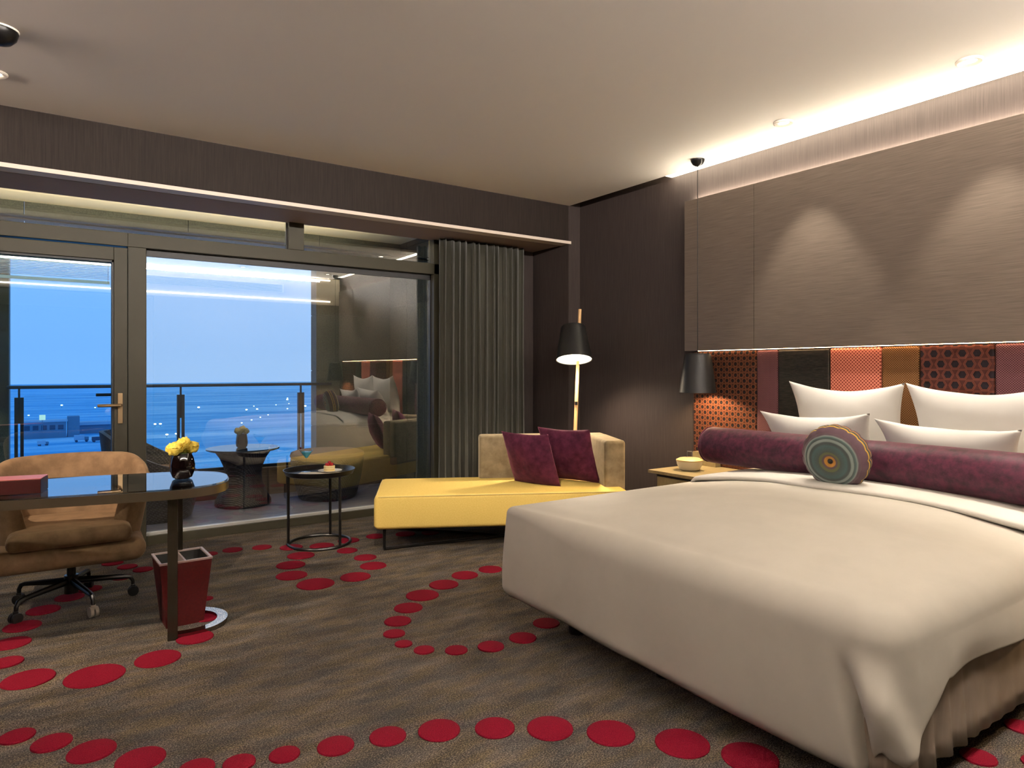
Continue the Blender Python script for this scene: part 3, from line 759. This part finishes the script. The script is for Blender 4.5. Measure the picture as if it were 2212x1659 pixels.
# ================================================================== floor lamp
fl = thing('floor_lamp', 'floor lamp with slanted pale wood pole and tilted black shade in the corner', 'floor lamp', (3.93, 4.72, 0))
m = MB(); m.tube([(.0, .0, .02), (.075, -.02, 1.85)], .019, 12, rs=[.019, .015]); m.obj('pole', M_OAK, fl)
m = MB(); m.tube([(-.30, .18, .012), (0, 0, .08), (.02, .01, .14)], .014, 8); m.tube([(.26, .2, .012), (0, 0, .08)], .014, 8); m.tube([(-.02, -.3, .012), (0, 0, .08)], .014, 8); m.obj('tripod_foot', M_OAK, fl)
B('switch', .018, .034, -.036, -.014, .99, 1.02, M_BLACKM, fl)
sh = bpy.data.objects.new('shade_assembly', None)
T = Matrix.Translation((-.045, -.075, 1.54)) @ Matrix.Rotation(R(-34.75), 4, 'Z') @ Matrix.Rotation(R(17), 4, 'X').inverted()
m = MB(); m.lathe([(.156, -.155), (.158, -.157), (.160, -.155), (.110, .145), (.100, .157), (.01, .158), (.01, .152), (.098, .150), (.106, .143), (.156, -.155)], 44, cap0=False, cap1=False)
bmesh.ops.transform(m.bm, matrix=T, verts=m.bm.verts)
for f in m.bm.faces: pass
o = m.obj('lamp_shade', [M_BLACKM], fl)
m = MB(); m.lathe([(.154, -.150), (.104, .140), (.02, .146)], 44, cap0=False, cap1=True); bmesh.ops.transform(m.bm, matrix=T, verts=m.bm.verts); m.obj('shade_lining', M_SHADEIN, fl)
m = MB(); m.lathe([(.001, -.10), (.146, -.122), (.148, -.118), (.001, -.095)], 40, cap0=False, cap1=False); bmesh.ops.transform(m.bm, matrix=T, verts=m.bm.verts); m.obj('diffuser', emis('lamp_diffuser', (1, .88, .66), 5), fl)
bpy.data.objects.remove(sh)
l = light('floor_lamp_light', 'SPOT', Vector((3.93, 4.72, 0))+T @ Vector((0, 0, -.13)), 90, (1, .80, .58), spot_size=R(150), spot_blend=.6, shadow_soft_size=.08)
l.rotation_euler = T.to_euler()
m = MB(); m.tube([(.02, -.02, 1.44), (.10, -.09, 1.445), (.24, -.12, 1.45)], .0025, 6); m.obj('arm', M_BLACK, fl)

# ================================================================== side table with tray
st = thing('side_table', 'small round black metal tray table between window and chaise', 'side table', (1.735, 5.036, 0))
m = MB(); m.lathe([(.002, .528), (.225, .528), (.238, .532), (.258, .560), (.262, .560), (.243, .524), (.232, .519), (.002, .519)], 48, cap0=False, cap1=False); m.obj('tray_top', M_BLACK, st)
m = MB(); m.tube([(.225*math.cos(a*PI/24), .225*math.sin(a*PI/24), .011) for a in range(48)], .011, 8, closed=True); m.obj('base_ring', M_BLACK, st)
def camdir(dx, dd): c, s = math.cos(R(34.75)), math.sin(R(34.75)); return (dx*c+dd*s, -dx*s+dd*c)
for dx, dd in ((-.215, -.06), (.02, .224), (.185, -.128)):
    x, y = camdir(dx, dd); m = MB(); m.tube([(x, y, .012), (x, y, .522)], .0105, 10); m.obj('leg', M_BLACK, st)
# things on it
def on(dx, dd): x, y = camdir(dx, dd); return (1.735+x, 5.036+y)
x, y = on(.01, -.05)
o = MB(); o.box(-.15, .15, -.065, .065, 0, .006, .002); nk = o.obj('napkin', M_NAPKIN); nk.location = (x, y, .529); nk.rotation_euler = (0, 0, R(-34.75+2)); tag(nk, 'folded cream napkin lying on the black tray table', 'napkin')
x, y = on(.07, .03)
t = thing('dessert_plate', 'small white plate under the slice of cake', 'plate', (x, y, .5355))
m = MB(); m.lathe([(.04, 0), (.05, .002), (.088, .010), (.089, .012), (.05, .006), (.001, .005)], 36, cap1=False); m.obj('plate', M_PLATE, t)
t = thing('cake', 'small round layered cake topped with red berries on the plate', 'cake', (x-.005, y, .5415))
m = MB(); m.lathe([(.040, 0), (.042, .004), (.040, .011), (.037, .0125), (.040, .014), (.042, .019), (.040, .025), (.037, .0265), (.040, .028), (.042, .033), (.040, .040), (.001, .041)], 28); m.obj('cake_layers', M_CAKE, t)
m = MB()
for k in range(5):
    a = k*1.3; m.sphere((.020*math.cos(a), .020*math.sin(a), .049), .0125, 10, 8)
m.sphere((0, 0, .062), .013, 10, 8); m.obj('berries', M_BERRY, t)
m = MB()
for k in range(3): m.sphere((.025+.003*k, -.012+.012*k, .048), .009, 8, 6)
m.obj('dark_berries', M_BERRYD, t)
x, y = on(-.105, .02)
t = thing('martini_glass', 'martini glass of blue cocktail with a cherry pick on the tray table', 'cocktail glass', (x, y, .5355))
m = MB(); m.lathe([(.036, 0), (.036, .002), (.006, .006), (.0035, .02), (.0035, .095), (.010, .105), (.052, .165), (.0505, .165), (.009, .108), (.001, .103)], 32, cap1=False); m.obj('glass_body', M_CLEAR, t)
m = MB(); m.lathe([(.001, .1035), (.0085, .1075), (.040, .151), (.001, .151)], 28, cap0=False, cap1=False); m.obj('drink', M_BLUE, t)
m = MB(); m.tube([(-.062, -.01, .188), (.030, .01, .150)], .0012, 6); m.sphere((-.046, -.006, .181), .008, 10, 8); m.obj('cherry_pick', M_BERRYD, t)

# ================================================================== desk
C2, S2 = math.cos(R(34.75)), math.sin(R(34.75))
dk = thing('desk', 'oval ended black glass desk with bronze edge and curved floor bar', 'desk', (-.063, 3.962, 0), R(-12.05))
def deskoutline(half, xl, xr, n=28, e_=2.6, k=.36):
    pts = [(xl, -half), ]
    for i in range(n+1):
        th = -PI/2+PI*i/n; c, s = math.cos(th), math.sin(th)
        px = xr-k+k*(abs(c)**(2/e_)); py = half*(abs(s)**(2/e_))*(1 if s > 0 else -1)
        pts.append((px, py))
    pts.append((xl, half)); return pts
def band(out, wd):
    """inner offset of an outline"""
    res = []
    n = len(out)
    for i, p in enumerate(out):
        a = Vector(out[max(i-1, 0)]); b = Vector(out[min(i+1, n-1)]); t = (b-a).normalized(); res.append((p[0]-t.y*wd, p[1]+t.x*wd))
    return res
ou = deskoutline(.31, -1.9, .90)
m = MB(); m.prism([(x, y) for x, y in band(ou, .005)], .738, .745); m.obj('glass_top', M_DGLASS, dk, ang=30)
m = MB(); inn = band(ou, .035)
rows = [[(x, y, z) for x, y in o_] for o_, z in ((ou, .736), (ou, .695), (inn, .695), (inn, .736))]
m.grid(rows, closed_u=True); m.obj('apron', M_BRONZE, dk, ang=30)
def dleg(x, y, a=.022, b=.013):
    m = MB(); m.box(x-a, x+a, y-b, y+b, .0, .70, .002, 1); m.obj('leg', M_BRONZED, dk, ang=30)
dleg(.65, -.195); dleg(.65, .21); dleg(-1.75, -.2); dleg(-1.75, .2)
# floor loop
arc = []
for i in range(33):
    th = -PI/2+PI*i/32; arc.append((.65+.245*abs(math.cos(th))**.85, .20*math.sin(th)+.008))
inn = band(arc, .05)
m = MB(); rows = [[(x, y, z) for x, y in o_] for o_, z in ((arc, .022), (arc, .0), (inn, .0), (inn, .022))]
m.grid(rows, closed_u=True); m.obj('floor_bar', plain('polished_bronze', (.30, .27, .24), .12, 1), dk, ang=30)
# box and vase on it
def from_cam(xc, d): return (xc*C2+d*S2, -xc*S2+d*C2)
x, y = from_cam(-2.15, 3.14)
t = thing('desk_box', 'dark red lacquered box with its lit top painted pink, on the desk at the left edge', 'box', (x, y, .746), R(-12))
B('box_body', -.52, 0, -.07, .07, 0, .063, M_DKRED, t, .003)
B('box_lit_top', -.52, 0, -.07, .07, .063, .067, plain('lit_top_pink', (.28, .075, .065), .4, 0, .3), t, .003)  # pink top stands in for light reflected off the same red box
def flowers(t, r, z, n, mat, name):
    m = MB(); random.seed(n)
    for k in range(n):
        a = 2*PI*k/n*1.0+random.random()*.4; rr = r*(.75 if k < n-2 else .15); zz = z+(0 if k < n-2 else r*.35)
        c = Vector((rr*math.cos(a), rr*math.sin(a), zz+random.random()*.01)); 
        for ring in range(5):
            np_ = 11-ring; pr = r*.52*(1-.15*ring)
            for j in range(np_):
                b = 2*PI*j/np_+ring*.4+random.random()*.3; el = .15+.30*ring
                d = Vector((math.cos(b)*math.cos(el), math.sin(b)*math.cos(el), math.sin(el))); s = Vector((-math.sin(b), math.cos(b), 0))
                tip = c+d*pr; w = pr*.30
                v = [m.bm.verts.new(c+d*pr*.15-s*w*.3), m.bm.verts.new(c+d*pr*.15+s*w*.3), m.bm.verts.new(tip+s*w+Vector((0, 0, w*.2))), m.bm.verts.new(tip*1.0+d*w*.5+Vector((0, 0, w*.7))), m.bm.verts.new(tip-s*w+Vector((0, 0, w*.2)))]
                m.bm.faces.new((v[0], v[1], v[2], v[3], v[4]))
        rr_ = bmesh.ops.create_icosphere(m.bm, subdivisions=3, radius=r*.50, matrix=Matrix.Translation(c+Vector((0, 0, r*.05))))
        for v_ in rr_['verts']:
            d_ = v_.co-c; v_.co += d_.normalized()*(noise.noise(v_.co*230)*r*.22)-Vector((0, 0, 0))
    return m.obj(name, mat, t, ang=180)
x, y = from_cam(-1.69, 3.50)
va = thing('flower_vase', 'dark round glass vase of yellow carnations on the desk', 'vase', (x, y, .746))
m = MB(); m.lathe([(.034, 0), (.046, .008), (.058, .04), (.060, .07), (.053, .105), (.042, .130), (.040, .130), (.050, .105), (.056, .07), (.05, .03), (.001, .022)], 36, cap1=False); m.obj('vase', M_VASE, va)
flowers(va, .062, .145, 8, M_YFLOWER, 'blossoms')
m = MB(); m.lathe([(.0405, .105), (.034, .128), (.001, .13)], 16, cap0=False); m.obj('stems', M_LEAF, va)

# ================================================================== desk chair
dc = thing('desk_chair', 'tan suede tub swivel chair on black castered base behind the desk', 'chair', (.15, 4.50, 0), R(-2))
# local: front is -y
def tub():
    N = 64; A = R(137)
    rows = []
    prof = []   # (offset fraction from outer, height fraction)
    for i in range(N+1):
        ph = -A+2*A*i/N
        f = smooth((abs(ph)-R(48))/R(72)); top = .815-.13*f
        if abs(ph) > R(124): top -= .05*((abs(ph)-R(124))/R(13))**2
        cx, cy = math.sin(ph), math.cos(ph)
        rx, ry = .385, .36
        def P(k, z, ins):
            e_ = .86+.14*smooth((z-.30)/.35)
            return (cx*(rx*e_-ins), cy*(ry*e_-ins)+.02, z)
        rows.append([P(0, .31, .06), P(0, .315, .02), P(0, .34, .0), P(0, .45, 0), P(0, top-.06, -.008), P(0, top-.018, 0), P(0, top, .030), P(0, top-.016, .062), P(0, top-.06, .075), P(0, .50, .085), P(0, .38, .085), P(0, .33, .09)])
    m = MB(); V = m.grid(rows, closed_v=True); m.bm.faces.new(V[0]); m.bm.faces.new(V[-1])
    m.obj('shell', M_SUEDE, dc, ang=180, sub=1)
tub()
m = MB(); m.box(-.345, .345, -.335, .28, .275, .40, .06, 5); m.obj('seat_base', M_SUEDE, dc, ang=60)
m = MB(); m.box(-.275, .275, -.35, .24, .385, .475, .038, 4)
for v in m.bm.verts: v.co.z += .015*(1-(v.co.x/.3)**2)
m.obj('seat_cushion', M_SUEDE, dc, ang=60)
m = MB(); m.lathe([(.045, .28), (.045, .265), (.022, .26), (.022, .17), (.034, .168), (.036, .07), (.02, .065)], 20); m.obj('column', M_BLACK, dc)
for k in range(5):
    a = R(-63+72*k-8); dx, dy = math.cos(a), math.sin(a)
    arm = MB(); arm.tube([(dx*.02, dy*.02, .135), (dx*.26, dy*.26, .115), (dx*.285, dy*.285, .108), (dx*.298, dy*.298, .085), (dx*.30, dy*.30, .058)], .013, 8, rs=[.02, .013, .012, .011, .010]); ar = arm.obj('base_arm', M_BLACK, dc)
    w = MB()
    for s in (-1, 1):
        ax = Vector((-dy, dx, 0)); c = Vector((dx*.30, dy*.30, .028))+ax*.012*s
        mt = Matrix.Translation(c) @ ax.to_track_quat('Z', 'Y').to_matrix().to_4x4()
        r_ = bmesh.ops.create_cone(w.bm, cap_ends=True, segments=20, radius1=.028, radius2=.026, depth=.016, matrix=mt)
    w.box(dx*.3-.012, dx*.3+.012, dy*.3-.012, dy*.3+.012, .04, .065, .003)
    w.obj('caster', M_BLACKM if k != 0 else plain('grey_caster', (.35, .3, .26), .4), ar, ang=30)

# ================================================================== waste bin
x, y = from_cam(-1.72, 3.555)
wb = thing('waste_bin', 'tapered maroon leather waste bin with two compartments under the desk', 'waste bin', (x, y, 0), R(1.5))
m = MB()
def ringsq(h, z): return [(-h, -h, z), (h, -h, z), (h, h, z), (-h, h, z)]
m.grid([ringsq(.088, .0), ringsq(.122, .335), ringsq(.113, .335), ringsq(.081, .012)], closed_v=True)
m.bm.faces.new([m.bm.verts.new(p) for p in ringsq(.081, .012)]); m.bm.faces.new([m.bm.verts.new(p) for p in ringsq(.088, .0)])
m.obj('bin_body', M_MAROON, wb, smooth=False)
m = MB(); m.grid([ringsq(.1235, .328), ringsq(.1245, .338), ringsq(.1125, .338), ringsq(.112, .328)], closed_v=True, closed_u=True); m.obj('rim', M_BINRIM, wb, smooth=False)
B('divider', -.004, .004, -.096, .096, .18, .333, M_BINRIM, wb)
m = MB(); m.grid([ringsq(.080, .013), ringsq(.1115, .33)], closed_v=True); m.obj('lining', M_BLACKM, wb, smooth=False)

# ================================================================== balcony
struct(B('floor_balcony', -4, 3.45, YG+.1, 7.36, -.15, 0, M_DECK))
struct(B('wall_balcony_kerb', -.25, 3.45, 7.34, 7.52, -.5, .28, M_CURB))
m = MB()
for k in range(8): m.box(2.557, 3.46, 7.53, 7.71, -1.2+.625*k, -1.2+.625*(k+1)-.006)
m.box(2.565, 3.46, 7.545, 7.70, -1.2, 3.9)
struct(m.obj('wall_balcony_pier', M_GRAN, smooth=False))
m = MB()
for k in range(7):
    z0 = -1.2+.65*k
    for j in range(3): m.box(3.45, 3.6, 5.86+.61*j, 5.86+.61*(j+1)-.006, z0, z0+.644)
m.box(3.46, 3.7, YG+.12, 7.72, -1.2, 3.9)
struct(m.obj('wall_balcony_side', M_GRAN, smooth=False))
m = MB(); m.box(-2.0, -.215, 7.53, 7.9, -1.2, 3.9); struct(m.obj('wall_balcony_left_pier', M_GRAN, smooth=False))
struct(B('wall_pier_dark_panel', -2.0, -.222, 7.50, 7.53, .97, 3.0, M_DARKP))  # added flat black panel standing in for a dark shape at the pier
m = MB()
for k in range(6): m.box(-4+1.3*k, -4+1.3*(k+1)-.006, 7.25, 7.6, 2.62, 3.0)
struct(m.obj('wall_balcony_beam', M_GRAN, smooth=False))
struct(B('ceiling_balcony', -4, 3.45, YG+.1, 7.25, 2.76, 2.85, M_CREAMC))
o = B('added_light_housing', -2.1, 3.3, 5.89, 5.95, 2.36, 2.39, M_FRAME); tag(o, 'made-up slim housing for the added light above the window outside on the balcony', 'light')  # invented housing and bracket for the added balcony light
B('bracket', -2.1, 3.3, YG+.09, 5.89, 2.37, 2.38, M_FRAME, o)
# railing
rl = thing('balcony_railing', 'dark metal balcony railing with glass panels', 'railing', (1.1, 7.43, .28))
m = MB(); m.box(-1.33, 1.59, -.03, .03, .855, .885, .006); m.obj('handrail', M_RAIL, rl)
B('bottom_rail', -1.33, 1.33, -.02, .02, .0, .03, M_RAIL, rl)
for px in (-.16-1.1+.02, 1.158-1.1, 2.35-1.1):
    m = MB(); m.box(px-.034, px-.008, -.02, .02, 0, .78, .002); m.box(px+.008, px+.034, -.02, .02, 0, .78, .002); m.box(px-.008, px+.008, -.012, .012, .55, .86, .002); m.box(px-.012, px+.012, -.014, .014, 0, .1, .002)
    m.obj('post', M_RAIL, rl, ang=30)
for a, b in ((-1.2, .02), (.10, 1.21)): B('glass_panel', a, b, -.004, .004, .03, .80, M_GLASSP, rl)
# hourglass table
ot = thing('woven_table', 'dark woven hourglass table with round glass top on the balcony', 'table', (1.633, 6.93, 0))
m = MB(); m.lathe([(.24, 0), (.258, .01), (.255, .05), (.21, .13), (.175, .22), (.165, .30), (.18, .38), (.215, .46), (.26, .525)], 48); m.obj('woven_base', M_WOVEN, ot, ang=60)
m = MB(); m.lathe([(.20, .526), (.325, .532), (.335, .538), (.335, .55), (.325, .553)], 48); m.obj('glass_top', plain('dark_table_glass', (.02, .03, .045), .05, 0, .8), ot)
v2 = thing('flower_vase', 'small dark vase with faded blossoms on the balcony table', 'vase', (1.62, 6.93, .553))
m = MB(); m.lathe([(.034, 0), (.05, .01), (.056, .05), (.05, .10), (.046, .13), (.044, .13), (.045, .06), (.001, .05)], 28, cap1=False); m.obj('vase', M_VASE, v2)
flowers(v2, .055, .150, 7, M_GFLOWER, 'blossoms')
# pouf-like woven armchair, right
oc = thing('woven_ottoman', 'round dark woven ottoman with brown seat on the balcony, right of the hourglass table', 'ottoman', (2.44, 6.84, 0))
m = MB(); m.lathe([(.27, 0), (.29, .02), (.335, .20), (.365, .38), (.36, .42)], 48); m.obj('woven_body', M_WOVEN, oc, ang=60)
m = MB(); m.lathe([(.36, .415), (.37, .435), (.362, .465), (.32, .48), (.01, .485)], 48); m.obj('seat_cushion', M_OUTCUSH, oc)
# woven armchair, left
oa = thing('woven_armchair', 'dark woven tub armchair on the balcony seen behind the desk', 'armchair', (.84, 6.73, 0), R(75))
m = MB(); m.lathe([(.28, 0), (.30, .02), (.35, .22), (.38, .36), (.37, .38)], 48); m.obj('woven_body', M_WOVEN, oa, ang=60)
rows = []
for i in range(49):
    ph = R(-125)+R(250)*i/48; top = .78-.30*smooth((abs(ph)-R(20))/R(105)); cx, cy = math.sin(ph), math.cos(ph)
    rows.append([(cx*.37, cy*.37, .30), (cx*.40, cy*.40, top*.75), (cx*.41, cy*.42, top), (cx*.375, cy*.385, top), (cx*.34, cy*.34, .36)])
m = MB(); V = m.grid(rows, closed_v=True); m.bm.faces.new(V[0]); m.bm.faces.new(V[-1]); m.obj('woven_backrest', M_WOVEN, oa, ang=60)
m = MB(); m.lathe([(.33, .375), (.335, .41), (.31, .43), (.01, .435)], 40); m.obj('seat_cushion', M_OUTCUSH, oa)

# ================================================================== airfield beyond
def groundmat():
    m, nt, b = newmat('wet_airfield')
    v = coords(nt, (.0016, .012, 1)); f = noisen(nt, v, 3.0, 6, .65)
    v2 = coords(nt, (.02, .22, 1), (0, 0, R(8))); f2 = noisen(nt, v2, 1.5, 4, .6)
    s = math_(nt, 'ADD', math_(nt, 'MULTIPLY', f, .7), math_(nt, 'MULTIPLY', f2, .3))
    lnk(nt, ramp(nt, s, [(.36, (.05, .36, .66)), (.45, (.10, .50, .82)), (.53, (.28, .68, .92)), (.62, (.55, .84, .96))]), b.inputs['Base Color'])
    b.inputs['Roughness'].default_value = .8; b.inputs['Specular IOR Level'].default_value = .1
    return m
GZ = -28
m = MB(); m.box(-1800, 2600, 30, 1750, GZ-1, GZ); o = m.obj('ground', groundmat(), smooth=False); struct(o, 'bluish airfield far below the balcony')
M_CONC = plain('blue_grey_concrete', (.10, .24, .36), .7); M_CONL = plain('pale_concrete', (.35, .55, .70), .7); M_DWIN = plain('dark_window', (.03, .08, .15), .2)
tb = thing('terminal_building', 'long low terminal building on the apron beyond the railing, left', 'building', (4.0, 360, GZ))
B('walls', -10, 6, -4, 4, 0, 7, M_CONC, tb); B('roof', -10.5, 6.5, -4.5, 4.5, 7, 7.7, M_CONL, tb)
for k in range(5): B('window', -9+3*k, -7+3*k, -4.1, -4, 3.6, 5.6, M_DWIN, tb)
B('stair_tower', 6.5, 11, -3, 3, 0, 9, M_CONC, tb)
pb = thing('pier_building', 'low pale roofed pier building right of the terminal', 'building', (24, 375, GZ))
B('walls', -12, 14, -3, 3, 0, 4, M_CONC, pb); B('roof', -12.5, 14.5, -4, 4, 4, 5.4, M_CONL, pb)
for i, (x, y, s) in enumerate(((14.5, 330, 1), (20, 326, .8), (1.5, 322, .7))):
    t = thing('service_truck', ['service truck with white box body near the pier building', 'small dark service truck right of the white boxed one', 'small service truck in front of the terminal building'][i], 'truck', (x, y, GZ), R(10*i))
    B('cargo_box', -2.6*s, 1.0*s, -1*s, 1*s, .8*s, 2.8*s, M_CONL if i != 1 else M_DWIN, t, .1); B('cab', 1.1*s, 2.5*s, -.95*s, .95*s, .6*s, 2.1*s, M_CONC, t, .1)
    for wx in (-1.8, 1.7):
        for wy in (-.9, .9):
            m = MB(); bmesh.ops.create_cone(m.bm, cap_ends=True, segments=14, radius1=.5*s, radius2=.5*s, depth=.3*s, matrix=Matrix.Translation((wx*s, wy*s, .5*s)) @ Matrix.Rotation(R(90), 4, 'X')); m.obj('wheel', M_DWIN, t)
t = thing('lit_sign', 'yellow lit square sign above the terminal building', 'sign', (1.4, 355, GZ)); B('sign_face', -1.1, 1.1, -.2, .2, 8, 10.2, emis('yellow_sign', (.9, .85, .15), .9), t); B('sign_post', -.12, .12, -.1, .1, 0, 8, M_CONC, t)
# taxiway lamps: pixel-free world spots, each a mast with a glowing head
M_TL = emis('taxi_lamp', (1, .95, .55), 6)
random.seed(11)
lamps = [(52, 395, .9), (49.5, 395, .9), (46, 330, .8), (50, 332, .8), (190, 640, 1.3), (120, 500, 1.0), (128, 503, 1.0), (168, 520, 1.2), (150, 505, .7), (97, 545, 1.2), (15, 640, 1.2), (35, 600, .8), (-5, 520, .8), (70, 700, 1.4), (140, 560, .6), (160, 570, .6), (175, 585, .6), (120, 445, .6), (110, 425, .6), (100, 405, .6), (90, 385, .6), (205, 690, .9), (60, 560, .7)]
l0 = None
for x, y, s in lamps:
    if l0 is None:
        l0 = thing('apron_lamp', 'tiny lit lamp standing on the distant airfield', 'lamp', (x, y, GZ), 0, 'tiny airfield lamps')
        B('mast', -.1, .1, -.1, .1, 0, 1.2, M_CONC, l0); m = MB(); m.sphere((0, 0, 1.7), .55, 10, 6, (1.3, 1, .7)); m.obj('lamp_head', M_TL, l0); l_ = l0
    else:
        l_ = copy_tree(l0); l_.location = (x, y, GZ)
    l_.scale = (s, s, s)
